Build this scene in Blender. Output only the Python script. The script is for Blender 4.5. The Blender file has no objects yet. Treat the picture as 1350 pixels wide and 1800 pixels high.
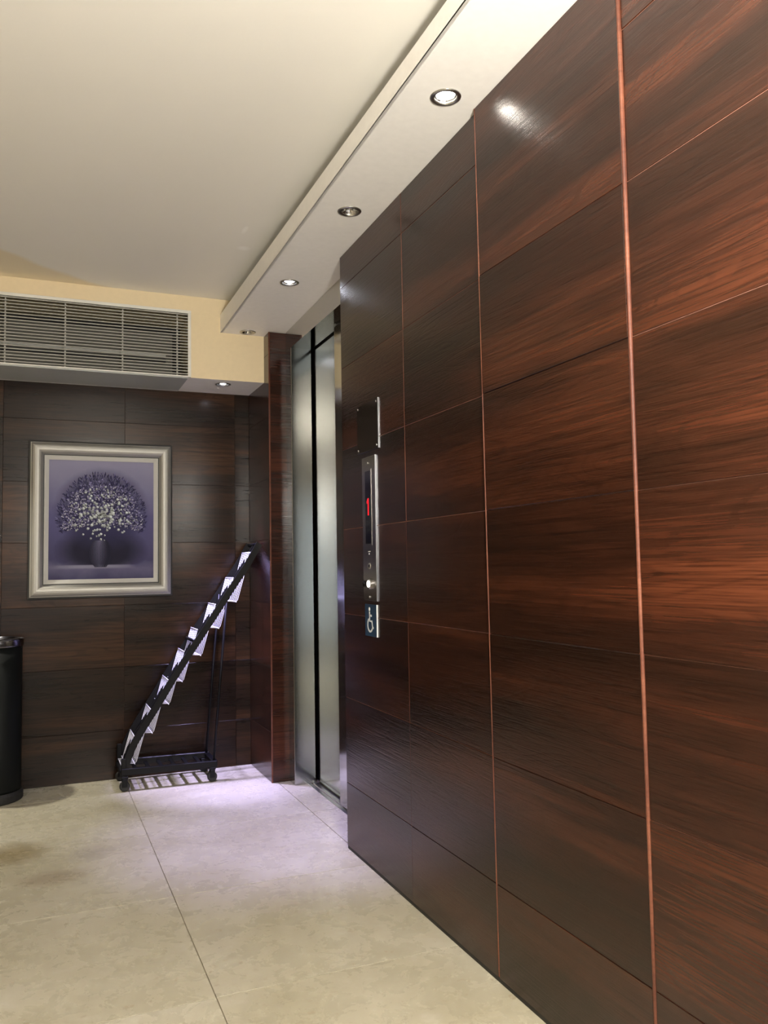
import bpy, bmesh, math, random
from mathutils import Vector, Matrix
random.seed(7)
S = bpy.context.scene
COL = S.collection

# ------------------------------------------------------------------ camera, world, exposure
cd = bpy.data.cameras.new('camera'); cam = bpy.data.objects.new('camera', cd); COL.objects.link(cam)
Rm = ((0.92197097, -0.00947943, -0.38714295), (-0.38689939, -0.06561941, -0.91978419), (-0.01668506, 0.99779970, -0.06416677))
M4 = Matrix(Rm).to_4x4(); M4.translation = (0, 0, 1.1)
cam.matrix_world = M4
cd.sensor_fit = 'VERTICAL'; cd.sensor_height = 24.0; cd.sensor_width = 18.0
cd.lens = 24.0 * 1456.0 / 1800.0; cd.clip_start = 0.02
S.camera = cam
w = bpy.data.worlds.new('world'); S.world = w; w.use_nodes = True
w.node_tree.nodes['Background'].inputs[0].default_value = (0.92, 0.96, 1.0, 1)
w.node_tree.nodes['Background'].inputs[1].default_value = 1.0
S.view_settings.view_transform = 'Standard'; S.view_settings.look = 'None'
S.view_settings.gamma = 1.0; S.view_settings.use_curve_mapping = False
S.view_settings.exposure = 0.8

WARM = (1.0, 0.80, 0.56); COOL = (0.56, 0.50, 1.0); NEUT = (1.0, 0.94, 0.80)
P_NEAR, P_COOL, P_ALC, P_LEFT, P_GLOBE, P_ROOM = 15.0, 200.0, 360.0, 75.0, 700.0, 24.0

# ------------------------------------------------------------------ layout numbers (metres)
W = 1.135; D = 4.65; YC = 4.30; YP = 4.20; XP = 1.123; XF = 1.216; YJ = 4.104; YE = 3.119
ZC = 2.52; ZLIP = 2.437; XLIP = 0.888; ZB = 2.089; XMAX = 1.75; XL = -2.7; YB = -3.2; ZH = 2.24
def zs(y): return 2.342 + 0.0147 * (4.25 - y)

# ------------------------------------------------------------------ helpers
def wloc(o):
    v = Vector((0, 0, 0))
    while o: v = v + o.location; o = o.parent
    return v
def obj(name, verts, faces, mat, parent=None, smooth=False, bevel=0.0, loc=None, seg=1):
    me = bpy.data.meshes.new(name)
    if loc is None:
        if parent: org = wloc(parent)
        else:
            xs = [v[0] for v in verts]; ys = [v[1] for v in verts]; zz = [v[2] for v in verts]
            org = Vector(((min(xs)+max(xs))/2, (min(ys)+max(ys))/2, min(zz)))
    else: org = Vector(loc)
    me.from_pydata([Vector(v) - org for v in verts], [], faces)
    bm = bmesh.new(); bm.from_mesh(me)
    bmesh.ops.recalc_face_normals(bm, faces=bm.faces)
    if bevel > 0:
        ed = [e for e in bm.edges if len(e.link_faces) == 2 and e.calc_face_angle(0) > 0.5]
        bmesh.ops.bevel(bm, geom=ed, offset=bevel, segments=seg, affect='EDGES', profile=0.5)
    bm.to_mesh(me); bm.free()
    if smooth:
        for p in me.polygons: p.use_smooth = True
    if mat: me.materials.append(mat)
    o = bpy.data.objects.new(name, me); COL.objects.link(o)
    if parent:
        o.parent = parent; o.location = org - wloc(parent)
    else: o.location = org
    return o
BF = [(0,1,2,3),(7,6,5,4),(0,4,5,1),(1,5,6,2),(2,6,7,3),(3,7,4,0)]
def bv(x0, x1, y0, y1, z0, z1):
    return [(x0,y0,z0),(x1,y0,z0),(x1,y1,z0),(x0,y1,z0),(x0,y0,z1),(x1,y0,z1),(x1,y1,z1),(x0,y1,z1)]
def box(name, b, mat, parent=None, bevel=0.0, seg=1):
    return obj(name, bv(*b), BF, mat, parent, bevel=bevel, seg=seg)
class MB:
    def __init__(s): s.v = []; s.f = []
    def add(s, v, f):
        n = len(s.v); s.v += [tuple(p) for p in v]; s.f += [tuple(i + n for i in q) for q in f]; return s
    def box(s, *b): return s.add(bv(*b), BF)
    def tube(s, pts, r, n=6, cap=True):
        pts = [Vector(p) for p in pts]; rings = []
        up = None
        for i, p in enumerate(pts):
            t = (pts[min(i+1, len(pts)-1)] - pts[max(i-1, 0)]).normalized()
            if up is None:
                up = Vector((0,1,0)) if abs(t.y) < .9 else Vector((1,0,0))
            a = t.cross(up).normalized(); up = a.cross(t).normalized()
            rings.append([p + r*(math.cos(k*2*math.pi/n)*a + math.sin(k*2*math.pi/n)*up) for k in range(n)])
        v = [q for R_ in rings for q in R_]; f = []
        for i in range(len(pts)-1):
            for k in range(n):
                k2 = (k+1) % n
                f.append((i*n+k, i*n+k2, (i+1)*n+k2, (i+1)*n+k))
        if cap: f.append(tuple(range(n))[::-1]); f.append(tuple((len(pts)-1)*n+k for k in range(n)))
        return s.add(v, f)
    def bar(s, p0, p1, w_, h_, up=(0,1,0)):     # rectangular bar between two points; w_ along up, h_ across
        p0 = Vector(p0); p1 = Vector(p1); t = (p1-p0).normalized(); u = Vector(up); a = t.cross(u).normalized(); u = a.cross(t).normalized()
        v = []
        for p in (p0, p1):
            for sa, su in ((-1,-1),(1,-1),(1,1),(-1,1)): v.append(p + a*sa*h_/2 + u*su*w_/2)
        return s.add(v, BF)
    def lathe(s, prof, c, axis='z', n=32):     # prof: (r, h) list
        v = []; f = []; c = Vector(c)
        for r, h in prof:
            for k in range(n):
                a = k*2*math.pi/n; p, q = r*math.cos(a), r*math.sin(a)
                d = {'z': (p, q, h), 'x': (h, p, q), 'y': (p, h, q)}[axis]
                v.append(c + Vector(d))
        for i in range(len(prof)-1):
            for k in range(n):
                k2 = (k+1) % n; f.append((i*n+k, i*n+k2, (i+1)*n+k2, (i+1)*n+k))
        if prof[0][0] > 1e-6: f.append(tuple(range(n))[::-1])
        if prof[-1][0] > 1e-6: f.append(tuple((len(prof)-1)*n+k for k in range(n)))
        return s.add(v, f)
    def build(s, name, mat, parent=None, **k): return obj(name, s.v, s.f, mat, parent, **k)
def lathe_open(name, prof, c, mat, parent, n=32, axis='z'):
    m = MB(); m.lathe(prof, c, axis, n)
    m.f = [q for q in m.f if len(q) == 4]
    return m.build(name, mat, parent, smooth=True)
def tag(o, label=None, cat=None, group=None, kind=None):
    if label: o['label'] = label
    if cat: o['category'] = cat
    if group: o['group'] = group
    if kind: o['kind'] = kind
    return o
def thing(name, loc, label, cat, group=None):
    o = bpy.data.objects.new(name, None); COL.objects.link(o); o.location = loc; o.empty_display_size = .05
    return tag(o, label, cat, group)
def struct(name, loc, label=None):
    o = bpy.data.objects.new(name, None); COL.objects.link(o); o.location = loc
    return tag(o, label, None, None, 'structure')

# ------------------------------------------------------------------ materials
class NT:
    def __init__(s, name):
        s.m = bpy.data.materials.new(name); s.m.use_nodes = True; s.t = s.m.node_tree; s.n = s.t.nodes
        s.b = s.n['Principled BSDF']
    def new(s, ty, **k):
        q = s.n.new(ty)
        for a, b in k.items(): setattr(q, a, b)
        return q
    def link(s, a, b): s.t.links.new(a, b)
    def math(s, op, a, b=None, clamp=False):
        q = s.new('ShaderNodeMath', operation=op, use_clamp=clamp)
        for i, x in enumerate((a, b)):
            if x is None: continue
            if isinstance(x, (int, float)): q.inputs[i].default_value = x
            else: s.link(x, q.inputs[i])
        return q.outputs[0]
    def noise(s, vec, scale=1, detail=3, rough=.5, dist=0):
        q = s.new('ShaderNodeTexNoise'); q.inputs['Scale'].default_value = scale; q.inputs['Detail'].default_value = detail
        q.inputs['Roughness'].default_value = rough; q.inputs['Distortion'].default_value = dist
        if vec is not None: s.link(vec, q.inputs['Vector'])
        return q.outputs[0]
    def ramp(s, fac, stops):
        q = s.new('ShaderNodeValToRGB'); e = q.color_ramp.elements
        while len(e) < len(stops): e.new(.5)
        for i, (p, c) in enumerate(stops):
            e[i].position = p; e[i].color = (c, c, c, 1) if isinstance(c, (int, float)) else (*c, 1)
        s.link(fac, q.inputs[0]); return q.outputs[0]
    def mix(s, fac, a, b, mode='MIX'):
        q = s.new('ShaderNodeMix', data_type='RGBA', blend_type=mode)
        for i, x in ((0, fac), (6, a), (7, b)):
            if isinstance(x, (int, float)): q.inputs[i].default_value = x
            elif isinstance(x, tuple): q.inputs[i].default_value = (*x, 1)
            else: s.link(x, q.inputs[i])
        return q.outputs[2]
    def bump(s, h, strength, dist):
        q = s.new('ShaderNodeBump'); q.inputs['Strength'].default_value = strength; q.inputs['Distance'].default_value = dist
        s.link(h, q.inputs['Height']); s.link(q.outputs[0], s.b.inputs['Normal'])
    def set(s, **k):
        for a, x in k.items():
            i = s.b.inputs[a.replace('_', ' ')]
            if isinstance(x, tuple): i.default_value = (*x, 1)
            elif isinstance(x, (int, float)): i.default_value = x
            else: s.link(x, i)
        return s
def plain(name, col, rough=.5, metal=0.0, bump=None, **k):
    t = NT(name); p = t.new('ShaderNodeNewGeometry').outputs['Position']
    n = t.noise(p, 40, 4)
    t.set(Base_Color=t.mix(t.math('MULTIPLY', n, .35), col, tuple(c*.72 for c in col)), Roughness=rough, Metallic=metal, **k)
    if bump: t.bump(t.noise(p, bump[0], 3), bump[1], .002)
    return t.m

def wood(name, dark, mid, red, tone=(.7, 1.3), rough=.24, grain=1.0, bumpk=.35, spec=.42, coat=.10):
    t = NT(name)
    g = t.new('ShaderNodeNewGeometry').outputs['Position']
    sp = t.new('ShaderNodeSeparateXYZ'); t.link(g, sp.inputs[0])
    rnd = t.new('ShaderNodeObjectInfo').outputs['Random']
    u = t.math('ADD', t.math('ADD', sp.outputs[0], sp.outputs[1]), t.math('MULTIPLY', rnd, 37.0))
    def vec(su, sz, off):
        c = t.new('ShaderNodeCombineXYZ')
        t.link(t.math('MULTIPLY', u, su), c.inputs[0]); t.link(t.math('MULTIPLY', sp.outputs[2], sz), c.inputs[1])
        t.link(t.math('ADD', t.math('MULTIPLY', rnd, 19.0), off), c.inputs[2]); return c.outputs[0]
    broad = t.noise(vec(.55, 6.0, 0), 1, 3, .5, .3)
    streak = t.noise(vec(1.5, 60.0, 3), 1, 4, .6, .5)
    cont = t.noise(vec(1.1, 7.5, 5), 1, 2, .45, .5)
    ring = t.math('SINE', t.math('MULTIPLY', cont, 95.0))
    fig = t.ramp(ring, [(.55, 0.0), (.95, 1.0)])
    fine = t.noise(vec(5.0, 210.0, 8), 1, 4, .65, .3)
    pore = t.noise(vec(14.0, 520.0, 12), 1, 2, .6, 0)
    c = t.ramp(t.math('ADD', t.math('MULTIPLY', broad, .80), t.math('MULTIPLY', streak, .20)), [(.37, dark), (.50, mid), (.63, red)])
    c = t.mix(t.math('MULTIPLY', fig, .22*grain), c, tuple(x*.4 for x in dark))
    c = t.mix(t.ramp(streak, [(.32, .26*grain), (.52, 0.0)]), c, tuple(x*.6 for x in dark))
    c = t.mix(t.ramp(fine, [(.36, .48*grain), (.56, 0.0)]), c, tuple(x*.35 for x in dark))
    oc = t.new('ShaderNodeObjectInfo').outputs['Color']; sc_ = t.new('ShaderNodeSeparateColor'); t.link(oc, sc_.inputs[0])
    tn = t.math('ADD', t.math('MULTIPLY', rnd, tone[1]-tone[0]), tone[0])
    tn = t.math('MULTIPLY', tn, sc_.outputs[0])
    vm = t.new('ShaderNodeVectorMath', operation='SCALE'); t.link(c, vm.inputs[0]); t.link(tn, vm.inputs['Scale'])
    t.set(Base_Color=vm.outputs[0], Roughness=t.math('ADD', t.math('MULTIPLY', fine, .10), rough-.05), Specular_IOR_Level=spec, Coat_Weight=coat, Coat_Roughness=.12)
    h = t.math('ADD', t.math('MULTIPLY', fine, .7), t.math('MULTIPLY', pore, .3))
    h = t.math('ADD', h, t.math('MULTIPLY', t.math('ADD', t.math('MULTIPLY', fig, -.25), streak), .5))
    t.bump(h, bumpk, .0022)
    return t.m
M_WOOD = wood('wood_wall', (.021, .0078, .0043), (.042, .0130, .0064), (.088, .0255, .0110), tone=(.85, 1.15))
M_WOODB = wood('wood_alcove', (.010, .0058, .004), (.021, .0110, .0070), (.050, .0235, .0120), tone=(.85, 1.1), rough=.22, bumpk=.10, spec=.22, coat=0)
M_WOODP = wood('wood_pillar', (.019, .007, .0045), (.034, .0115, .0065), (.062, .019, .0095), tone=(.8, 1.2), rough=.2, bumpk=.05)
M_SEAM = plain('seam_filler', (.30, .155, .115), .7)
M_SEAMD = plain('seam_dark', (.05, .025, .018), .7)
M_BEAD = wood('wood_bead', (.09, .026, .014), (.135, .042, .022), (.20, .068, .035), tone=(.9, 1.15), rough=.6, grain=.4, coat=0)
M_CORE = plain('wall_core', (.05, .03, .025), .9)
M_SOFFIT = plain('white_paint', (.88, .87, .84), .5, bump=(120, .08))
M_CREAM = plain('cream_paint', (.72, .60, .39), .6, bump=(90, .10))
M_WALLP = plain('lobby_paint', (.70, .62, .48), .6, bump=(90, .10))
M_SILL = plain('brushed_alu', (.62, .63, .66), .3, 1.0)
M_BLACK = plain('black_void', (.008, .008, .009), .8)
M_RACK = plain('black_steel', (.004, .004, .005), .4, Specular_IOR_Level=.18)
M_RUBB = plain('black_rubber', (.012, .012, .012), .6)
M_WIRE = plain('white_wire', (.80, .80, .84), .35)
M_BIN = plain('bin_black', (.004, .005, .005), .5, Specular_IOR_Level=.15)
M_CHROME = plain('chrome', (.55, .55, .57), .12, 1.0)
M_RIM = plain('dark_chrome', (.16, .16, .18), .2, 1.0)
M_NICKEL = plain('brushed_nickel', (.50, .49, .46), .28, 1.0)
M_GRILLE = plain('grille_enamel', (.66, .66, .62), .45)
M_FILTER = plain('filter_grey', (.09, .09, .08), .9)
M_ACCESS = plain('access_panel', (.38, .40, .385), .5)
M_FRAMES = plain('frame_silver', (.36, .355, .33), .52, .75)
M_FRAMEB = plain('frame_black', (.008, .008, .008), .5)
M_LINER = plain('frame_liner', (.46, .46, .44), .7)
M_BLUE = plain('sign_blue', (.012, .040, .085), .4)
M_WHITE = plain('sign_white', (.75, .78, .80), .5)
M_GLASSK = plain('black_glass', (.006, .006, .007), .08)
M_PLATE = plain('smoked_plate', (.030, .024, .022), .12, .35)
M_LOP = plain('panel_steel', (.36, .34, .32), .22, 1.0)

def steel(name, col, rough, wob):
    t = NT(name); g = t.new('ShaderNodeNewGeometry').outputs['Position']
    mp = t.new('ShaderNodeMapping'); mp.inputs['Scale'].default_value = (260, 260, 3); t.link(g, mp.inputs[0])
    n = t.noise(mp.outputs[0], 1, 2); n2 = t.noise(g, 3.0, 2)
    t.set(Base_Color=col, Metallic=1.0, Roughness=t.math('ADD', t.math('MULTIPLY', n, .04), rough))
    t.bump(t.math('MULTIPLY', n2, wob), .25, .01)
    return t.m
M_STEEL = steel('door_steel', (.46, .47, .46), .13, .25)
M_STEELH = steel('header_steel', (.55, .54, .50), .05, .05)

def emit(name, col, strength):
    t = NT(name); t.set(Base_Color=(.9, .9, .9), Emission_Color=col, Emission_Strength=strength); return t.m
M_BULB_W = emit('bulb_warm', (1, .92, .8), 30); M_BULB_C = emit('bulb_cool', (.86, .88, 1), 30)
M_RED = emit('digit_red', (1, .004, .015), 1.1); M_RED.node_tree.nodes['Principled BSDF'].inputs['Base Color'].default_value = (.1, .0, .0, 1)
M_LED = emit('button_led', (1, .97, .9), 1.6)

def ceiling_mat():
    t = NT('ceiling_paint'); g = t.new('ShaderNodeNewGeometry').outputs['Position']
    sp = t.new('ShaderNodeSeparateXYZ'); t.link(g, sp.inputs[0])
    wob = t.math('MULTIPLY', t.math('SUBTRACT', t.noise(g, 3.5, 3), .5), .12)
    # cream band along the far ceiling edge, wider towards the left
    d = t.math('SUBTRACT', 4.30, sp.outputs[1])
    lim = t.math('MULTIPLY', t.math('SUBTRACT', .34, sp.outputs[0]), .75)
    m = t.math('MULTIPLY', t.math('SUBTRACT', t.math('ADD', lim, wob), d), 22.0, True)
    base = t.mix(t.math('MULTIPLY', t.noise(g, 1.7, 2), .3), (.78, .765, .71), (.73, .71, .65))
    # two repaired patches
    def patch(x, y, sx, sy):
        a = t.math('POWER', t.math('DIVIDE', t.math('SUBTRACT', sp.outputs[0], x), sx), 2.0)
        b = t.math('POWER', t.math('DIVIDE', t.math('SUBTRACT', sp.outputs[1], y), sy), 2.0)
        r = t.math('ADD', t.math('ADD', a, b), t.math('MULTIPLY', t.noise(g, 25, 3), .8))
        return t.math('SUBTRACT', 1.35, r, True)
    base = t.mix(t.math('MULTIPLY', patch(.80, 3.36, .014, .05), .5), base, (.95, .95, .92))
    base = t.mix(t.math('MULTIPLY', patch(.84, 3.56, .035, .03), .5), base, (.93, .93, .92))
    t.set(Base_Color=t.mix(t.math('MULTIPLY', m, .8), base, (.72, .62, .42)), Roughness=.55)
    t.bump(t.noise(g, 90, 3), .08, .002)
    return t.m
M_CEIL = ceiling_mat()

def floor_mat():
    t = NT('marble_tile'); g = t.new('ShaderNodeNewGeometry').outputs['Position']
    rnd = t.new('ShaderNodeObjectInfo').outputs['Random']
    c0 = t.new('ShaderNodeCombineXYZ'); t.link(t.math('MULTIPLY', rnd, 23.0), c0.inputs[2])
    va = t.new('ShaderNodeVectorMath', operation='ADD'); t.link(g, va.inputs[0]); t.link(c0.outputs[0], va.inputs[1])
    n = t.noise(va.outputs[0], 2.2, 6, .60, .3); n2 = t.noise(va.outputs[0], 11, 6, .68, .4); n3 = t.noise(va.outputs[0], 34, 4, .6, .5)
    c = t.ramp(n, [(.30, (.36, .330, .240)), (.5, (.415, .387, .300)), (.72, (.47, .445, .365))])
    c = t.mix(t.ramp(n2, [(.32, .30), (.50, 0.0)]), c, (.335, .305, .225))
    c = t.mix(t.ramp(n2, [(.58, 0.0), (.75, .35)]), c, (.60, .58, .52))
    c = t.mix(t.ramp(n3, [(.30, .7), (.36, 0.0)]), c, (.30, .25, .17))
    sp = t.new('ShaderNodeSeparateXYZ'); t.link(g, sp.inputs[0])
    # brown reflections on the polished floor near the bin, painted into the tile colour
    def painted_reflection(x, y, sx, sy):
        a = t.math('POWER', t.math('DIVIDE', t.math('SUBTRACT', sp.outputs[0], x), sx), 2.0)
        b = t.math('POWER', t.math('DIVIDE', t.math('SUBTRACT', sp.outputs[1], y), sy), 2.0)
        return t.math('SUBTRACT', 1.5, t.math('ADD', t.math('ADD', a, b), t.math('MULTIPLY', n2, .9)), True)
    c = t.mix(t.math('MULTIPLY', painted_reflection(-.08, 3.62, .16, .16), .75), c, (.20, .155, .075))
    c = t.mix(t.math('MULTIPLY', painted_reflection(.07, 3.28, .14, .09), .6), c, (.24, .19, .13))
    c = t.mix(t.math('MULTIPLY', painted_reflection(.22, 3.5, .09, .09), .45), c, (.26, .23, .19))
    t.set(Base_Color=c, Roughness=t.math('ADD', t.math('MULTIPLY', n2, .15), .20), Specular_IOR_Level=.45)
    t.bump(t.math('ADD', n2, t.math('MULTIPLY', n3, .4)), .06, .002)
    return t.m
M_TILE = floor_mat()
M_GROUT = plain('grout', (.22, .19, .14), .9)

# ------------------------------------------------------------------ room shell
fl = tag(box('floor', (XL-.1, XMAX, YB-.1, D+.1, -.12, -.0035), M_GROUT), 'beige polished marble tile floor', kind='structure')
# tiles
T = .7165; G = .0028; x_j = 1.1545; y_j = 4.353
tile_meshes = {}
for i in range(-6, 2):
    for j in range(-11, 2):
        x0, x1 = x_j + (i-1)*T + G/2, x_j + i*T - G/2
        y0, y1 = y_j + (j-1)*T + G/2, y_j + j*T - G/2
        x0, x1 = max(x0, XL), min(x1, XMAX-.2); y0, y1 = max(y0, YB), min(y1, D)
        if x0 >= 1.15: x1 = 1.283; y0 = max(y0, 3.1)
        if x1 - x0 < .02 or y1 - y0 < .02: continue
        if x0 >= 1.15: y1 = min(y1, YP + .02)
        if y1 - y0 < .02: continue
        key = (round(x1-x0, 3), round(y1-y0, 3))
        if key in tile_meshes:
            o = bpy.data.objects.new('floor_tile', tile_meshes[key]); COL.objects.link(o); o.parent = fl
            o.location = Vector(((x0+x1)/2, (y0+y1)/2, -.02)) - fl.location
        else:
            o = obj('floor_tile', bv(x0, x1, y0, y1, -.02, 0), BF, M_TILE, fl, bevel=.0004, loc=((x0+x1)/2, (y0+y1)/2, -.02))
            tile_meshes[key] = o.data

tag(box('wall_left', (XL-.12, XL, YB-.12, D+.12, 0, ZC), M_WALLP), kind='structure', label='cream painted wall on the far left side')
# wall behind the camera; its glazed opening is added to brighten steel reflections
wr = struct('wall_rear', (0, YB, 0), 'cream painted wall behind the camera with an added opening')
ex0, ex1, ez = -1.6, .2, 2.15
m = MB(); m.box(XL-.12, ex0, YB-.12, YB, 0, ZC); m.box(ex1, XMAX, YB-.12, YB, 0, ZC); m.box(ex0, ex1, YB-.12, YB, ez, ZC)
m.build('wall_face', M_WALLP, wr)
gl = NT('added_glass'); gl.set(Base_Color=(.9, .95, .95), Roughness=.02, Transmission_Weight=1.0, IOR=1.45)
dr = struct('added_door', ((ex0+ex1)/2, YB-.06, 0), 'added glazed door giving daylight to the steel reflections')
xm = (ex0+ex1)/2
for a, b in ((ex0, xm), (xm, ex1)):
    m = MB(); m.box(a+.002, a+.06, YB-.08, YB-.04, .002, ez-.002); m.box(b-.06, b-.002, YB-.08, YB-.04, .002, ez-.002)
    m.box(a+.06, b-.06, YB-.08, YB-.04, ez-.07, ez-.002); m.box(a+.06, b-.06, YB-.08, YB-.04, .002, .12)
    lf = m.build('door_leaf', M_SILL, dr); box('pane', (a+.06, b-.06, YB-.064, YB-.056, .12, ez-.07), gl.m, lf)

tag(box('ceiling', (XL-.12, XMAX, YB-.12, YC, ZC, ZC+.1), M_CEIL), 'off-white painted ceiling with a cream band along the far edge', kind='structure')

tag(box('ceiling_added', (XL, XLIP-.002, YB, -.9, ZC-.08, ZC-.001), M_WOODP), 'added unseen dark wood ceiling behind the camera, for dark steel reflections', kind='structure')  # unseen, added so the steel jamb reflects something dark
# --- dropped soffit along the right wall, with holes for downlights
LAMP_R = .041
soffit_lamps = [(1.022, 4.245), (1.022, 3.462), (1.022, 2.70), (1.022, 1.945), (1.022, 1.18), (1.022, .415)]
def plane_with_holes(name, outer, holes, zf, mat, parent):
    bm = bmesh.new()
    def loop(pts):
        vs = [bm.verts.new((x, y, zf(y))) for x, y in pts]
        for i in range(len(vs)): bm.edges.new((vs[i], vs[(i+1) % len(vs)]))
    loop(outer)
    for (cx, cy) in holes:
        loop([(cx + (LAMP_R-.003)*math.cos(k*math.pi/16), cy + (LAMP_R-.003)*math.sin(k*math.pi/16)) for k in range(32)])
    bmesh.ops.triangle_fill(bm, use_beauty=True, edges=bm.edges[:])
    vs = [tuple(v.co) for v in bm.verts]; bm.verts.index_update(); fs = [tuple(v.index for v in f.verts) for f in bm.faces]
    bm.free()
    return obj(name, vs, fs, mat, parent)
sf = struct('trim_1', (XLIP, YC, zs(YC)), 'white dropped soffit running above the wood wall')
plane_with_holes('soffit_underside', [(XLIP, YB), (XMAX, YB), (XMAX, YC), (XLIP, YC)], soffit_lamps, zs, M_SOFFIT, sf)
obj('soffit_lip', [(XLIP, YB, zs(YB)), (XLIP, YC, zs(YC)), (XLIP+.012, YC, zs(YC)), (XLIP+.012, YB, zs(YB)),
                   (XLIP, YB, ZLIP), (XLIP, YC, ZLIP), (XLIP+.012, YC, ZLIP), (XLIP+.012, YB, ZLIP)], BF, M_SOFFIT, sf)
obj('soffit_top', [(XLIP+.012, YB, ZLIP-.003), (XMAX, YB, ZLIP-.003), (XMAX, YC, ZLIP-.003), (XLIP+.012, YC, ZLIP-.003)], [(0,1,2,3)], M_SOFFIT, sf)

# --- bulkhead over the painting
bk = struct('wall_bulkhead', (0, YC, ZB), 'cream bulkhead above the painting wall')
gx0, gx1, gz0, gz1 = -1.07, .735, ZB+.002, 2.442          # grille opening
m = MB(); m.box(gx1, XP, YC, D, ZB+.02, zs(YC)+.2)
m.box(XL, gx0, YC, D, ZB, ZC); m.box(gx0, gx1, YC, D+.1, gz1, ZC)
m.f = m.f
m2 = MB(); m2.add([(gx1, YC, ZB), (XP, YC, ZB), (XP, YC, ZC), (gx1, YC, ZC)], [(0,1,2,3)])
m2.add([(gx1+.0005, YC, ZB), (gx1+.0005, D, ZB), (gx1+.0005, D, ZC), (gx1+.0005, YC, ZC)], [(0,1,2,3)])
m2.add([(XP, YC, ZB), (XP, D, ZB), (XP, D, ZC), (XP, YC, ZC)], [(0,1,2,3)])
m2.box(XL, gx0, YC, D, ZB, ZC); m2.box(gx0, gx1, YC, D+.05, gz1, ZC)
m2.build('bulkhead_face', M_CREAM, bk)
alc_lamps = [(.922, 4.40)]; alc_left = (-.47, 4.47)
plane_with_holes('bulkhead_underside', [(gx1-.012, YC), (XP, YC), (XP, D), (gx1-.012, D)], alc_lamps, lambda y: ZB, M_SOFFIT, bk)
ap = box('access_panel', (-.36, gx1-.014, YC+.004, D-.03, ZB-.004, ZB+.004), M_ACCESS, bk, bevel=.001)
box('panel_edge', (-.36, gx1-.014, D-.03, D-.001, ZB-.002, ZB+.006), M_GRILLE, bk)
plane_with_holes('left_underside', [(XL, YC), (-.36, YC), (-.36, D), (XL, D)], [alc_left], lambda y: ZB, M_SOFFIT, bk)
box('cavity_back', (gx0, gx1, D+.0, D+.05, ZB+.004, gz1), M_BLACK, bk)

# --- back wall with wood panels
wb = struct('wall_back', (0, D, 0), 'dark wood panelled alcove wall behind the painting')
box('wall_core', (XL, XP+.02, D+.008, D+.12, 0, ZC), M_SEAMD, wb)
rows = [0, .254, .584, .911, 1.2445, 1.564, 1.894, 2.225, 2.5]
cols_b = [XL, -1.36, -.76, -.16, .44, 1.04, XP]
for a in range(len(cols_b)-1):
    for r in range(len(rows)-1):
        z0, z1 = rows[r], min(rows[r+1], ZB-.001)
        if z0 >= ZB: continue
        box('panel', (cols_b[a]+.0008, cols_b[a+1]-.0008, D, D+.008, z0+.0008, z1-.0008), M_WOODB, wb, bevel=.0006)

# --- pillar between the alcove and the lift
pl = struct('wall_pillar', (XP, YP, 0), 'dark wood clad pillar beside the lift door')
box('pillar_core', (XP+.006, XMAX, YP+.006, D+.12, 0, zs(YP)-.002), M_SEAMD, pl)
zt = zs(YP) - .002
rowsP = [0, .254, .584, .911, 1.2445, 1.564, 1.894, 2.225, zt]
for r in range(len(rowsP)-1):
    z0, z1 = rowsP[r]+.0006, rowsP[r+1]-.0006
    box('panel', (XP, XP+.006, YP+.004, D, z0, z1), M_WOODP, pl, bevel=.0005)
    box('panel', (XP+.004, XMAX, YP, YP+.006, z0, z1), M_WOODP, pl, bevel=.0005)
m = MB(); m.tube([(XP+.003, YP+.003, 0), (XP+.003, YP+.003, zt)], .0045, 8); m.build('corner_bead', M_BEAD, pl, smooth=True)

# --- long right wall: columns of wood panels with beads between
wl = struct('wall_right', (W, 2.0, 0), 'long wall of glossy red-brown wood panels')
box('wall_core', (W+.0022, W+.07, YB, YE-.002, 0, 2.33), M_SEAM, wl)
cols = [YE, 2.507, 1.966, 1.360, .755, .15, -.455, -1.06, -1.665, -2.27, -2.875, YB]
lean = {2: (-.013, -.005)}                    # third column leans out a little at the top
for a in range(len(cols)-1):
    y1, y0 = cols[a], cols[a+1]
    gap = (.0, .0012, .003, .005, .004)[min(a, 4)], (.0012, .003, .005, .004, .004)[min(a, 4)]
    for r in range(len(rows)-1):
        z0, z1 = rows[r] + .0009, rows[r+1] - .0009
        if r == 0: z0 = .012
        if z0 > 2.3: continue
        if a == 2 and r == len(rows)-2: continue          # one tall board closes the third column
        tall = a == 2 and r == len(rows)-3
        if tall: z1 = rows[-1]
        ya, yb = y0 + gap[1], y1 - gap[0]
        def zz(y, z): return min(z, zs(y) - .0015) if (r == len(rows)-2 or tall) else z
        dx = random.uniform(-.0012, .0006) if a > 0 else 0
        la, lb = (lean[a][1], lean[a][0]) if a in lean else (0, 0)
        zt_ = rows[-1]
        def px(y, z, x):
            l = la if y == ya else lb
            return x + dx + l * z / 2.37
        v = []
        for zz0 in (z0, z1):
            for (x, y) in ((W, ya), (W+.009, ya), (W+.009, yb), (W, yb)):
                z = zz(y, zz0); v.append((px(y, z, x) if x == W else x, y, z))
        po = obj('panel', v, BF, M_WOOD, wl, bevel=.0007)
        po.color = ((.56, .58, .62, .92)[min(a, 3)] * random.uniform(.92, 1.08), 1, 1, 1)   # column tones mix board colour with painted-in stronger light on near boards
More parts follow.
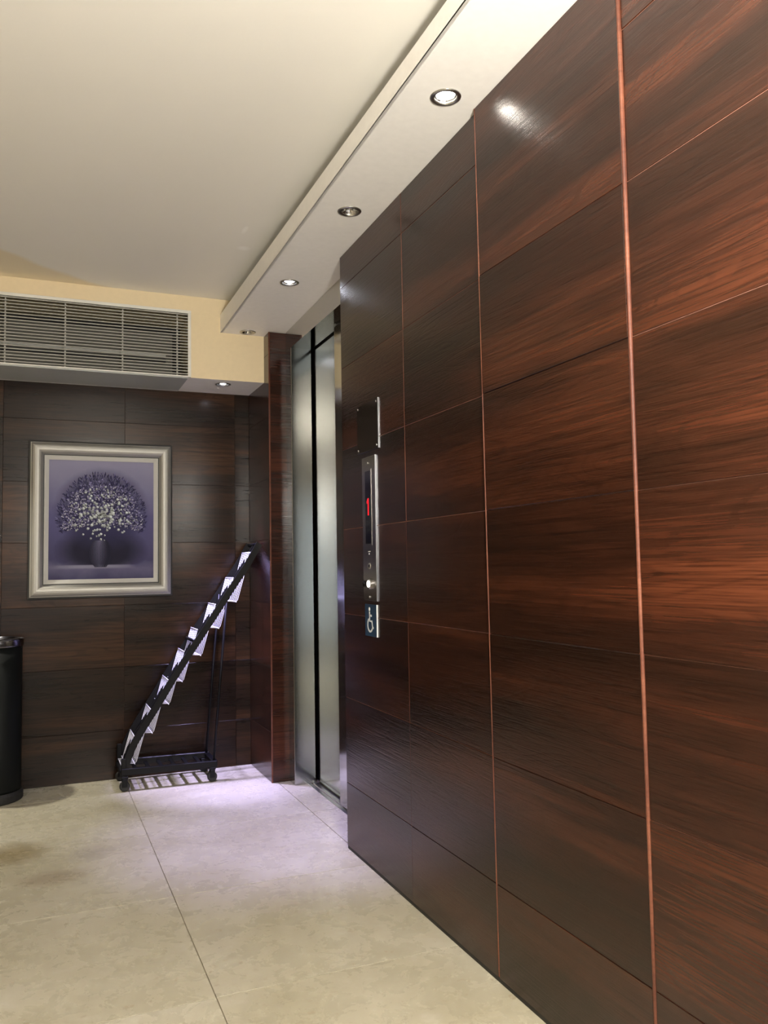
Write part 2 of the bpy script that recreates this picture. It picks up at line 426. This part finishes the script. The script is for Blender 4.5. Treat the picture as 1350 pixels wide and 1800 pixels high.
for k, (y, wd, pr) in enumerate(((2.507, .0022, .0005), (1.966, .0048, .002), (1.360, .0085, .003), (.755, .0075, .003), (.15, .0075, .003))):
    m = MB(); zt_ = zs(y) - .002
    lx = -.012 if k == 1 else (-.004 if k == 2 else 0)
    n = 8; vs = []
    for z in (.016, zt_):
        for i in range(n+1):
            a = math.pi * i / n
            vs.append((W + lx*z/2.37 - (pr + .001)*math.sin(a) + .001, y - wd/2*math.cos(a), z))
        vs.append((W+.009, y + wd/2, z)); vs.append((W+.009, y - wd/2, z))
    N = n+3
    fs = [(i, (i+1) % N, N+(i+1) % N, N+i) for i in range(N)] + [tuple(range(N))[::-1], tuple(N+i for i in range(N))]
    m.add(vs, fs); m.build('bead', M_BEAD, wl, smooth=False)
bs = tag(box('baseboard_right', (W+.0008, W+.0022, YB, YE-.003, 0, .0118), M_RUBB), 'thin black gap strip at foot of wood wall', kind='structure')

# --- lift shaft enclosure (dark), so no light leaks
sh = struct('wall_shaft', (1.6, 3.6, 0), 'dark lift shaft behind the doors')
box('shaft_back', (1.45, 1.5, YE, YP, 0, 2.4), M_BLACK, sh)
tag(box('wall_end', (W+.072, XMAX, YB, YE-.002, 0, zs(YE)-.004), M_CORE), 'wall core beside the lift', kind='structure')

# --- steel door frame
fr = struct('trim_2', (XF, YJ, 0), 'polished steel lift door frame')
box('jamb', (XF, 1.326, YJ, YP-.001, .0005, zs(YP)-.004), M_STEEL, fr, bevel=.0012)
box('jamb', (XF, 1.30, YE, YE+.03, .0005, zs(YP)-.004), M_STEEL, fr, bevel=.0012)
YN = YE + .03
obj('header', [(XF-.0015, YN, ZH), (1.326, YN, ZH), (1.326, YJ+.088, ZH), (XF-.0015, YJ+.088, ZH),
               (XF-.0015, YN, zs(YN)-.001), (1.326, YN, zs(YN)-.001), (1.326, YJ+.088, zs(YJ+.088)-.001), (XF-.0015, YJ+.088, zs(YJ+.088)-.001)], BF, M_STEELH, fr)
box('inner_header', (1.362, 1.40, YN, YJ+.04, ZH-.02, ZH+.09), M_BLACK, fr)
# --- door: two telescopic leaves
dl = struct('door_1', (1.34, 3.6, 0), 'brushed steel sliding lift door')
box('door_leaf', (1.338, 1.358, 3.60, YJ-.004, .012, ZH-.008), M_STEEL, dl, bevel=.0015)
box('door_leaf', (1.295, 1.315, YN+.002, 3.652, .012, ZH-.008), M_STEEL, dl, bevel=.0015)
box('door_gap', (1.36, 1.364, YN, YP-.004, .001, ZH+.05), M_BLACK, dl)
# --- sill with two grooves
sl = struct('trim_3', (1.30, 3.6, 0), 'grooved aluminium lift door sill')
for (a, b) in ((1.283, 1.303), (1.311, 1.341), (1.349, 1.372)):
    box('sill_bar', (a, b, YN+.001, YJ-.001, -.02, .001), M_SILL, sl, bevel=.0006)
box('sill_groove', (1.285, 1.37, YN+.001, YJ-.001, -.026, -.021), M_BLACK, sl)

# ------------------------------------------------------------------ downlights
def spot(par, loc, col, power, size=1.9, blend=1.0, r=.03):
    l = bpy.data.lights.new('lamp_light', 'SPOT'); l.energy = power; l.color = col; l.spot_size = size; l.spot_blend = blend; l.shadow_soft_size = r
    o = bpy.data.objects.new('lamp_light', l); COL.objects.link(o); o.parent = par; o.location = Vector(loc) - wloc(par)
def downlight(x, y, z, label, on=None, power=0, group='downlights in the white soffit', size=.78):
    t = thing('downlight', (x, y, z), label, 'downlight', group)
    R_ = LAMP_R
    lathe_open('trim_ring', [(R_-.004, .004), (R_-.004, 0), (R_+.002, -.0005), (R_+.001, -.003), (R_-.006, -.0045), (R_-.010, -.003), (R_-.011, .004)], (x, y, z), M_NICKEL, t)
    lathe_open('reflector', [(R_-.0105, .002), (R_-.016, .012), (R_-.020, .028), (R_-.024, .036), (.0001, .038)], (x, y, z), M_CHROME, t)
    if on:
        m = MB(); m.lathe([(.0001, -.001), (.010, .0), (.019, .004), (.022, .010), (.022, .02), (.0001, .02)], (x, y, z), n=24); m.build('bulb', on[0], t, smooth=True)
        spot(t, (x, y, z-.014), on[1], power, size)
    else:
        m = MB(); m.lathe([(.0001, .010), (.008, .011), (.014, .016), (.017, .026), (.0001, .034)], (x, y, z), n=24); m.build('bulb', M_GLASSB, t, smooth=True)
    return t
gb = NT('bulb_off_glass'); gb.set(Base_Color=(.75, .75, .73), Roughness=.12, Metallic=.3); M_GLASSB = gb.m
labs = ['unlit silver downlight at far end of the white soffit above the pillar',
        'lit cool white downlight in white soffit nearest the lift door',
        'unlit silver downlight second from camera in white soffit',
        'largest, brightest lit warm downlight in soffit beside highlight on wood wall']
on_ = [None, (M_BULB_C, COOL), None, (M_BULB_W, WARM)]
for i, (x, y) in enumerate(soffit_lamps):
    if i < 4: downlight(x, y, zs(y), labs[i], on_[i], P_COOL if i == 1 else P_NEAR*.55)
    else: downlight(x, y, zs(y), 'lit warm downlight in the white soffit ' + ('just above the picture edge' if i == 4 else 'beside the added globe'), (M_BULB_W, WARM), P_NEAR, 'downlights behind the camera')
downlight(*alc_lamps[0], ZB, 'small lit white downlight under cream bulkhead, right of the vent grille', (M_BULB_C, COOL), P_ALC, 'downlights under the cream bulkhead', .60)
lx, ly = alc_left
downlight(lx, ly, ZB, 'lit downlight under cream bulkhead left of the bin, outside the picture', (M_BULB_W, NEUT), P_LEFT, 'downlights under the cream bulkhead', 1.45)

# unseen globe above the camera and two ceiling lamps, added as fill light
mg = emit('fill_glow', (1, .93, .83), 1.0); mg.node_tree.nodes['Principled BSDF'].inputs['Emission Strength'].default_value = P_GLOBE
def fill_globe(x, y, z, r, label):
    t = thing('fill_pendant', (x, y, ZC), label, 'lamp')
    m = MB(); m.lathe([(.0001, 0), (.05, 0), (.05, -.012), (.03, -.02), (.0001, -.02)], (x, y, ZC)); m.build('fill_rose', M_NICKEL, t, smooth=True)
    m = MB(); m.tube([(x, y, ZC-.02), (x, y, z+r-.002)], .004, 8); m.build('fill_rod', M_NICKEL, t, smooth=True)
    m = MB(); m.lathe([(r*math.sin(a*math.pi/12) + 1e-5, -r*math.cos(a*math.pi/12)) for a in range(13)], (x, y, z)); m.build('fill_globe_shade', mg, t, smooth=True)
fill_globe(.60, .22, 1.72, .075, 'added opal globe above the camera, fill light for soffit and ceiling')
me_ = emit('fill_opal', (1, .88, .70), P_ROOM)
for (x, y) in ((-1.5, -.4), (-1.5, 1.2)):  # two unseen lamps added for ambient light on the left
    t = thing('fill_lamp', (x, y, ZC), 'added opal fill lamp over the left side, ' + ('nearer the rear wall' if y < 0 else 'farther from the rear wall'), 'lamp', 'added fill lamps')
    m = MB(); m.lathe([(.0001, 0), (.17, 0), (.17, -.03), (.16, -.03)], (x, y, ZC)); m.build('lamp_base', M_NICKEL, t)
    m = MB(); m.lathe([(.155, -.03), (.15, -.06), (.11, -.085), (.0001, -.095)], (x, y, ZC)); m.build('fill_diffuser', me_, t, smooth=True)

# ------------------------------------------------------------------ vent grille
gr = thing('vent_grille', ((gx0+gx1)/2, YC, gz0), 'wide white louvred air vent grille in the cream bulkhead', 'vent')
fw = .016
YG0, YG1 = YC-.004, YC+.012
for b in ((gx0, gx1, gz1-fw, gz1), (gx0, gx1, gz0, gz0+.007)): box('frame_bar', (b[0], b[1], YG0, YG1, b[2], b[3]), M_GRILLE, gr, bevel=.001)
for b in ((gx1-fw, gx1), (gx0, gx0+fw)): box('frame_bar', (b[0], b[1], YG0+.0003, YG1, gz0+.007, gz1-fw), M_GRILLE, gr, bevel=.001)
ns = 21; a0, a1 = gz0+.007, gz1-fw
M_SLAT = plain('slat_grey', (.36, .36, .33), .5)
smesh = None
for i in range(ns):
    z = a0 + (i+.62)*(a1-a0)/ns
    if smesh is None:
        o = obj('slat', bv(gx0+fw, gx1-fw, YC-.001, YC+.009, z-.0024, z+.0024), BF, M_SLAT, gr, bevel=.0006, loc=(gx0, YC, z)); smesh = o.data
    else:
        o = bpy.data.objects.new('slat', smesh); COL.objects.link(o); o.parent = gr; o.location = Vector((gx0, YC, z)) - gr.location
for x in (.6662, .395, .1238, -.1463, -.417, -.688, -.96):
    box('mullion', (x-.0035, x+.0035, YC+.0092, YC+.016, a0, a1), M_SLAT, gr)
ac = thing('air_filter', (.25, 4.42, ZB), 'dull grey air filter box seen through the vent grille slats', 'filter')
box('filter_body', (-.38, .655, 4.40, 4.60, ZB+.02, 2.338), M_FILTER, ac, bevel=.004)
box('filter_strip', (-.38, .62, 4.392, 4.40, 2.205, 2.222), M_ACCESS, ac, bevel=.001)
box('filter_slot', (-.38, .62, 4.393, 4.40, 2.182, 2.2), M_BLACK, ac)
box('filter_foot', (-.36, -.28, 4.41, 4.58, ZB+.0045, ZB+.02), M_BLACK, ac); box('filter_foot', (.55, .63, 4.41, 4.58, ZB+.0045, ZB+.02), M_BLACK, ac)

# ------------------------------------------------------------------ painting
px0, px1, pz0, pz1 = -.038, .687, .955, 1.778
pc = ((px0+px1)/2, D, pz0)
pt = thing('framed_painting', pc, 'still life painting of pale flowers in a vase, silver frame on dark wood wall', 'painting')
def frame_sides(name, prof, mat, x0, x1, z0, z1):
    # prof: (inset, y) closed profile, mitred
    cor = [(x0, z0, 1, 1), (x1, z0, -1, 1), (x1, z1, -1, -1), (x0, z1, 1, -1)]
    for i in range(4):
        a, b = cor[i], cor[(i+1) % 4]; v = []
        for c in (a, b):
            for (d, y) in prof: v.append((c[0]+c[2]*d, y, c[1]+c[3]*d))
        n = len(prof)
        f = [(k, (k+1) % n, n+(k+1) % n, n+k) for k in range(n)] + [tuple(range(n))[::-1], tuple(n+k for k in range(n))]
        obj(name, v, f, mat, pt)
frame_sides('frame_edge', [(0, D-.001), (0, D-.026), (.009, D-.028), (.009, D-.001)], M_FRAMEB, px0, px1, pz0, pz1)
arc = [(.009, D-.001), (.009, D-.030)]
for k in range(9):
    a = math.pi*(k/8); arc.append((.014+.026-.026*math.cos(a), D-.032-.016*math.sin(a)))
arc += [(.070, D-.028), (.070, D-.001)]
frame_sides('frame_side', arc, M_FRAMES, px0, px1, pz0, pz1)
frame_sides('frame_groove', [(.070, D-.001), (.070, D-.021), (.0755, D-.021), (.0755, D-.001)], M_FRAMEB, px0, px1, pz0, pz1)
frame_sides('frame_liner', [(.0755, D-.001), (.0755, D-.024), (.080, D-.026), (.098, D-.019), (.098, D-.001)], M_LINER, px0, px1, pz0, pz1)
cx0, cx1, cz0, cz1 = px0+.097, px1-.097, pz0+.097, pz1-.097
cw, ch = cx1-cx0, cz1-cz0
tc = NT('canvas_paint')
co = tc.new('ShaderNodeNewGeometry').outputs['Position']; sp = tc.new('ShaderNodeSeparateXYZ'); tc.link(co, sp.inputs[0])
uu = tc.math('DIVIDE', tc.math('SUBTRACT', sp.outputs[0], cx0), cw); vv = tc.math('DIVIDE', tc.math('SUBTRACT', sp.outputs[2], cz0), ch)
nn = tc.math('MULTIPLY', tc.math('SUBTRACT', tc.noise(co, 12, 4), .5), .14)
bg = tc.ramp(tc.math('ADD', vv, nn), [(.0, (.045, .042, .10)), (.10, (.10, .095, .17)), (.16, (.05, .046, .11)), (.5, (.085, .08, .19)), (1.0, (.23, .225, .33))])
def blob(x, z, sx, sz, k0, k1):
    a = tc.math('POWER', tc.math('DIVIDE', tc.math('SUBTRACT', uu, x), sx), 2.0); b = tc.math('POWER', tc.math('DIVIDE', tc.math('SUBTRACT', vv, z), sz), 2.0)
    return tc.ramp(tc.math('ADD', tc.math('ADD', a, b), nn), [(k0, 1.0), (k1, 0.0)])
above = tc.ramp(vv, [(.115, 0.0), (.125, 1.0)])
dk = tc.math('MULTIPLY', blob(.5, .24, .46, .22, .3, 1.0), above)
c = tc.mix(tc.math('MULTIPLY', dk, .92), bg, (.006, .005, .016))
c = tc.mix(tc.math('MULTIPLY', blob(.5, .58, .47, .37, .35, 1.0), .85), c, (.022, .02, .065))
tab = tc.math('MULTIPLY', tc.ramp(vv, [(.085, 0.0), (.10, 1.0), (.115, 1.0), (.122, 0.0)]), blob(.42, .1, .42, .2, 0.0, 1.0))
c = tc.mix(tc.math('MULTIPLY', tab, .5), c, (.32, .32, .40))
tc.set(Base_Color=c, Roughness=.6, Specular_IOR_Level=.15); tc.bump(tc.noise(co, 300, 3), .2, .001)
YCAN = D-.014
box('canvas', (cx0, cx1, YCAN, D-.002, cz0, cz1), tc.m, pt)
# brush daubs of the bouquet and vase: one layer of paint with its own colours
dv, df, dcol = [], [], []
def daub(u, v, ru, rv, ang, col, lay, n=6):
    i0 = len(dv); y = YCAN - .0004 - lay*.00012
    if not (.02 < u < .98 and .02 < v < .98): return
    for k in range(n):
        a = 2*math.pi*k/n + random.uniform(-.2, .2); p, q = ru*math.cos(a), rv*math.sin(a)
        dv.append((cx0 + (u*cw + p*math.cos(ang) - q*math.sin(ang)), y, cz0 + (v*ch + p*math.sin(ang) + q*math.cos(ang))))
    df.append(tuple(range(i0, i0+n))); dcol.append(col)
rg = random.Random(3)
def jit(c, j): k = rg.uniform(1-j, 1+j); return tuple(x*k for x in c)
for i in range(1500):      # dark leaves, radiating
    a = rg.uniform(-.45, math.pi+.45); r = math.sqrt(rg.random())
    u = .5 + .43*r*math.cos(a); v = .50 + .40*r*math.sin(a)*(1 if math.sin(a) > 0 else .62)
    daub(u, v, rg.uniform(.006, .014), rg.uniform(.0018, .003), math.atan2(v-.25, u-.5)+rg.uniform(-.6, .6), jit((.020, .018, .065) if rg.random() < .7 else (.10, .095, .20), .5), rg.randint(0, 2), 5)
for i in range(420):       # violet mid tones
    a = rg.uniform(-.4, math.pi+.4); r = math.sqrt(rg.random())*.95
    u = .5 + .40*r*math.cos(a); v = .50 + .36*r*math.sin(a)*(1 if math.sin(a) > 0 else .6)
    s = rg.uniform(.003, .006); daub(u, v, s, s*.8, rg.uniform(0, 3), jit((.15, .14, .27), .5), 3)
for i in range(520):       # small pale specks
    a = rg.uniform(-.35, math.pi+.35); r = math.sqrt(rg.random())*.98
    u = .5 + .40*r*math.cos(a); v = .47 + .34*r*math.sin(a)*(1 if math.sin(a) > 0 else .6)
    s = rg.uniform(.0022, .0045); daub(u, v, s, s*.8, rg.uniform(0, 3), jit((.30, .30, .38), .5), 4)
for i in range(210):       # blossoms
    a = rg.uniform(0, 2*math.pi); r = rg.random()**.85
    u = .5 + .33*r*math.cos(a); v = .545 + .235*r*math.sin(a)
    s = rg.uniform(.005, .0098)*(1.1-.55*r); cc = jit((.42, .46, .47), .35)
    daub(u, v, s*1.15, s*1.05, 0, tuple(x*.35 for x in cc), 5, 8); daub(u+.003, v+.003, s*.85, s*.8, 0, cc, 6, 8); daub(u-.002, v+.008, s*.4, s*.35, 0, tuple(min(1, x*1.3) for x in cc), 7, 6)
# vase: stacked slices
NVS = 26
for i in range(NVS):
    t_ = i/(NVS-1); v = .105 + .215*t_
    hw = .105*(1 - .42*abs(2*(t_-.52))**2.3)
    for k in range(14):
        q = (k+.5)/14*2-1; u = .485 + hw*q
        sh_ = max(0, 1-abs(q+.15)*1.1)**1.3; b = .016 + .15*sh_*(.35+.65*t_)
        daub(u, v, hw*cw/11, ch*.215/NVS*.95, 0, (b*.95, b*.92, b*1.5+.01), 7, 4)
me = bpy.data.meshes.new('brush_daubs'); me.from_pydata([Vector(v)-pt.location for v in dv], [], df)
at = me.color_attributes.new('Col', 'FLOAT_COLOR', 'CORNER')
for p, c_ in zip(me.polygons, dcol):
    for li in p.loop_indices: at.data[li].color = (*c_, 1)
tp = NT('daub_paint'); ca = tp.new('ShaderNodeVertexColor'); ca.layer_name = 'Col'; tp.set(Base_Color=ca.outputs[0], Roughness=.6, Specular_IOR_Level=.15)
me.materials.append(tp.m); od = bpy.data.objects.new('brush_daubs', me); COL.objects.link(od); od.parent = pt; od['kind'] = 'stuff'

# ------------------------------------------------------------------ bin
bx, by = -.186, 4.497
bn = thing('waste_bin', (bx, by, 0), 'tall round black waste bin with chrome rim at left edge', 'bin')
m = MB(); m.lathe([(.0001, .002), (.137, .002), (.141, .008), (.141, .035), (.133, .048), (.0001, .048)], (bx, by, 0), n=48); m.build('base_ring', M_RUBB, bn, smooth=False)
m = MB(); m.lathe([(.13, .048), (.131, .06), (.131, .735)], (bx, by, 0), n=48); m.build('bin_body', M_BIN, bn, smooth=True)
m = MB(); m.lathe([(.131, .735), (.136, .737), (.137, .742), (.137, .768), (.134, .774), (.112, .777), (.104, .772), (.100, .74), (.0001, .735)], (bx, by, 0), n=48); m.build('rim', M_RIM, bn, smooth=True)
m = MB(); m.lathe([(.0001, .758), (.08, .757), (.099, .75), (.099, .742), (.0001, .741)], (bx, by, 0), n=48); m.build('swing_lid', M_BIN, bn, smooth=True)

# ------------------------------------------------------------------ magazine rack
yn, yf = 4.375, 4.605
rk = thing('magazine_rack', (.64, (yn+yf)/2, 0), 'black wheeled leaflet stand with white wire pockets leaning beside the pillar', 'rack')
A = (.413, .085); B = (1.110, 1.229)
RP = [(.410, .072), (.430, .15), (.462, .228), (.512, .312), (.570, .400), (.655, .538), (.752, .684), (.862, .846), (.968, 1.006), (1.044, 1.116), (1.110, 1.229)]
def rail(y, w_=.012, h_=.034):
    m = MB(); n = len(RP); v = []
    for i, p in enumerate(RP):
        a, b = RP[max(0, i-1)], RP[min(n-1, i+1)]; d = Vector((b[0]-a[0], b[1]-a[1])).normalized()
        nx, nz = -d.y*h_/2, d.x*h_/2
        v += [(p[0]-nx, y-w_/2, p[1]-nz), (p[0]+nx, y-w_/2, p[1]+nz), (p[0]+nx, y+w_/2, p[1]+nz), (p[0]-nx, y+w_/2, p[1]-nz)]
    f = [(i*4+k, i*4+(k+1) % 4, i*4+4+(k+1) % 4, i*4+4+k) for i in range(n-1) for k in range(4)] + [(0,1,2,3), (4*n-4, 4*n-3, 4*n-2, 4*n-1)]
    return m.add(v, f)
for y in (yn, yf):
    rail(y).build('side_rail', M_RACK, rk)
    xs_ = .862
    m = MB(); m.tube([(.936, y + (.012 if y == yn else -.012), .955), (xs_, y + (.012 if y == yn else -.012), .09)], .0065, 10); m.build('rear_leg', M_RACK, rk, smooth=True)
    m = MB(); m.bar((.40, y, .095), (.878, y, .088), .022, .034); m.build('base_rail', M_RACK, rk, bevel=.003)
    for x in (.418, .852):
        z = .073
        cst = MB()
        cst.box(x-.016, x+.016, y-.016, y+.016, .062, .0725); cst.box(x-.013, x+.013, y-.017, y-.013, .022, .062); cst.box(x-.013, x+.013, y+.013, y+.017, .022, .062)
        co_ = cst.build('caster', M_RACK, rk, bevel=.0015)
        m = MB(); m.lathe([(.0001, -.011), (.021, -.011), (.025, -.007), (.025, .007), (.021, .011), (.0001, .011)], (x, y, .0255), 'y', 24); m.build('wheel', M_RUBB, co_, smooth=False)
for (x, z) in ((B[0]-.004, B[1]-.004), (.76, .725), (.43, .115)):
    m = MB(); m.tube([(x, yn+.006, z), (x, yf-.006, z)], .008, 10); m.build('cross_bar', M_RACK, rk, smooth=True)
for x in (.41, .868):
    m = MB(); m.bar((x, yn+.011, .092), (x, yf-.011, .092), .02, .03, (0,0,1)); m.build('base_bar', M_RACK, rk, bevel=.002)
for k in range(6):
    x = .480 + k*.064
    m = MB(); m.box(x-.009, x+.009, yn+.0115, yf-.0115, .084, .090); m.build('base_slat', M_RACK, rk)
m = MB(); m.box(A[0]-.012, A[0]+.012, yn-.008, yn+.008, .06, .16); m.build('front_post', M_RACK, rk, bevel=.002)
m = MB(); m.box(A[0]-.012, A[0]+.012, yf-.008, yf+.008, .06, .19); m.build('front_post', M_RACK, rk, bevel=.002)
tx = [1.064, .971, .876, .781, .7125, .631, .546, .466]; tz = [1.181, 1.0455, .909, .781, .672, .533, .389, .262]
yw = [4.393 + k*.031 for k in range(7)]
for i in range(8):
    L = 1.0 if i < 7 else .55
    xb, zb = tx[i]-.072*L, tz[i]-.26*L
    m = MB(); r = .0015
    for y in yw:
        p = [(tx[i], y, tz[i]), (xb+.002, y, zb+.008), (xb-.006, y, zb)]
        p += [(xb-.052, y, zb+.003)] if i < 7 else [(xb-.02, y, zb)]
        m.tube(p, r, 5)
    m.tube([(tx[i], yw[0]-.006, tz[i]), (tx[i], yw[-1]+.006, tz[i])], .0027, 6)
    m.tube([(xb-.006, yw[0]-.004, zb-.003), (xb-.006, yw[-1]+.004, zb-.003)], .0024, 6)
    m.tube([(p[-1][0], yw[0]-.004, p[-1][2]), (p[-1][0], yw[-1]+.004, p[-1][2])], .0022, 6)
    m.build('wire_pocket', M_WIRE, rk, smooth=True)
# central dark spine between the wires
rail(4.4865, .010, .012).build('centre_spine', M_RACK, rk)

# ------------------------------------------------------------------ call panel, blank plate, sign (on the right wall)
XS = W - .0003
cp = thing('call_panel', (W, 2.83, .971), 'narrow steel lift call panel with red floor digit', 'call panel')
box('plate', (W-.0042, XS, 2.767, 2.895, .971, 1.502), M_LOP, cp, bevel=.001)
box('plate_edge', (W-.0045, XS, 2.7646, 2.7668, .971, 1.502), M_SILL, cp)
box('screen_frame', (W-.0050, W-.0042, 2.803, 2.867, 1.174, 1.455), M_LOP, cp)
sc = box('screen', (W-.0058, W-.0051, 2.808, 2.862, 1.180, 1.449), M_GLASSK, cp)
# digit 1 (viewed from -x: image right is -y)
yy = 2.832; q = W-.0063
vs = [(q, yy-.005, 1.285), (q, yy+.004, 1.285), (q, yy+.004, 1.334), (q, yy+.013, 1.328), (q, yy+.013, 1.336), (q, yy+.003, 1.348), (q, yy-.005, 1.348)]
v2 = [(q+.0004, b, c_) for a, b, c_ in vs]; N = len(vs)
obj('digit', vs+v2, [tuple(range(N)), tuple(range(2*N-1, N-1, -1))] + [(i, (i+1) % N, N+(i+1) % N, N+i) for i in range(N)], M_RED, sc)
for z in (1.478, .985): m = MB(); m.lathe([(.0001, -.008), (.004, -.0075), (.0045, -.0042), (.0001, -.0042)], (W, 2.832, z), 'x', 16); m.build('screw', M_CHROME, cp, smooth=True)
m = MB(); m.box(W-.0047, W-.0041, 2.822, 2.842, 1.150, 1.1525); m.box(W-.0047, W-.0041, 2.830, 2.835, 1.140, 1.146); m.build('arrow_mark', M_WHITE, cp)
lathe_open('key_ring', [(.011, -.0043), (.011, -.006), (.008, -.006), (.008, -.0043)], (W, 2.832, 1.098), M_NICKEL, cp, axis='x')
m = MB(); m.lathe([(.0001, -.0043), (.0065, -.0043), (.0065, -.0066), (.0001, -.0066)], (W, 2.832, 1.098), 'x', 20); m.build('key_lock', M_GLASSK, cp)
bt = MB(); bt.lathe([(.0001, -.0043), (.019, -.0043), (.019, -.012), (.017, -.014), (.0001, -.014)], (W, 2.820, 1.033), 'x', 28); bo = bt.build('button', M_CHROME, cp)
m = MB(); m.lathe([(.0001, -.0142), (.013, -.0142), (.012, -.0165), (.0001, -.017)], (W, 2.820, 1.033), 'x', 24); m.build('button_cap', M_LED, bo)
m = MB(); m.lathe([(.0001, -.0043), (.012, -.0043), (.012, -.0125), (.0001, -.0135)], (W, 2.872, 1.033), 'x', 24); m.build('key_switch', M_GLASSK, cp)

bp = thing('blank_plate', (W, 2.835, 1.523), 'dark square cover plate with four screws above the call panel', 'wall plate')
box('plate', (W-.003, XS, 2.733, 2.942, 1.523, 1.706), M_PLATE, bp, bevel=.001)
box('plate_edge', (W-.0035, XS, 2.731, 2.7327, 1.523, 1.706), M_SILL, bp)
for y in (2.746, 2.929):
    for z in (1.535, 1.694): m = MB(); m.lathe([(.0001, -.006), (.004, -.0055), (.005, -.003), (.0001, -.003)], (W, y, z), 'x', 16); m.build('screw', M_CHROME, bp, smooth=True)

sg = thing('accessibility_sign', (W, 2.828, .842), 'small blue sign with white wheelchair symbol below the call panel', 'sign')
box('plate', (W-.004, XS, 2.772, 2.885, .842, .958), M_BLUE, sg, bevel=.0008)
box('plate_edge', (W-.0045, XS, 2.769, 2.7717, .842, .958), M_WHITE, sg)
q = W-.0045; yc, zc = 2.832, .897
def sy(p): return (q, yc - p[0], zc + p[1])
m = MB()
m.lathe([(.0001, -.0002), (.0075, -.0002), (.0075, .0003), (.0001, .0003)], sy((-.008, .043)), 'x', 16)
def strip(pts, hw):
    n = len(pts); v = []
    for i, p in enumerate(pts):
        a, b = pts[max(0, i-1)], pts[min(n-1, i+1)]; d = Vector((b[0]-a[0], b[1]-a[1])).normalized(); nn_ = Vector((-d.y, d.x))
        for s_ in (1, -1):
            for x in (0, .0005):
                t_ = sy((p[0]+nn_.x*hw*s_, p[1]+nn_.y*hw*s_)); v.append((t_[0]+x, t_[1], t_[2]))
    f = []
    for i in range(n-1):
        o_ = i*4; f += [(o_, o_+2, o_+6, o_+4), (o_+1, o_+5, o_+7, o_+3), (o_, o_+4, o_+5, o_+1), (o_+2, o_+3, o_+7, o_+6)]
    f += [(0, 1, 3, 2), (4*n-4, 4*n-2, 4*n-1, 4*n-3)]
    m.add(v, f)
strip([(-.008, .034), (-.007, .0), (.014, .0), (.022, -.026), (.030, -.023)], .0042)
strip([(-.007, .020), (.012, .020)], .0036)
strip([(-.003 + .024*math.cos(a), -.014 + .024*math.sin(a)) for a in [math.radians(120 + k*11) for k in range(21)]], .0038)
m.build('symbol', M_WHITE, sg)
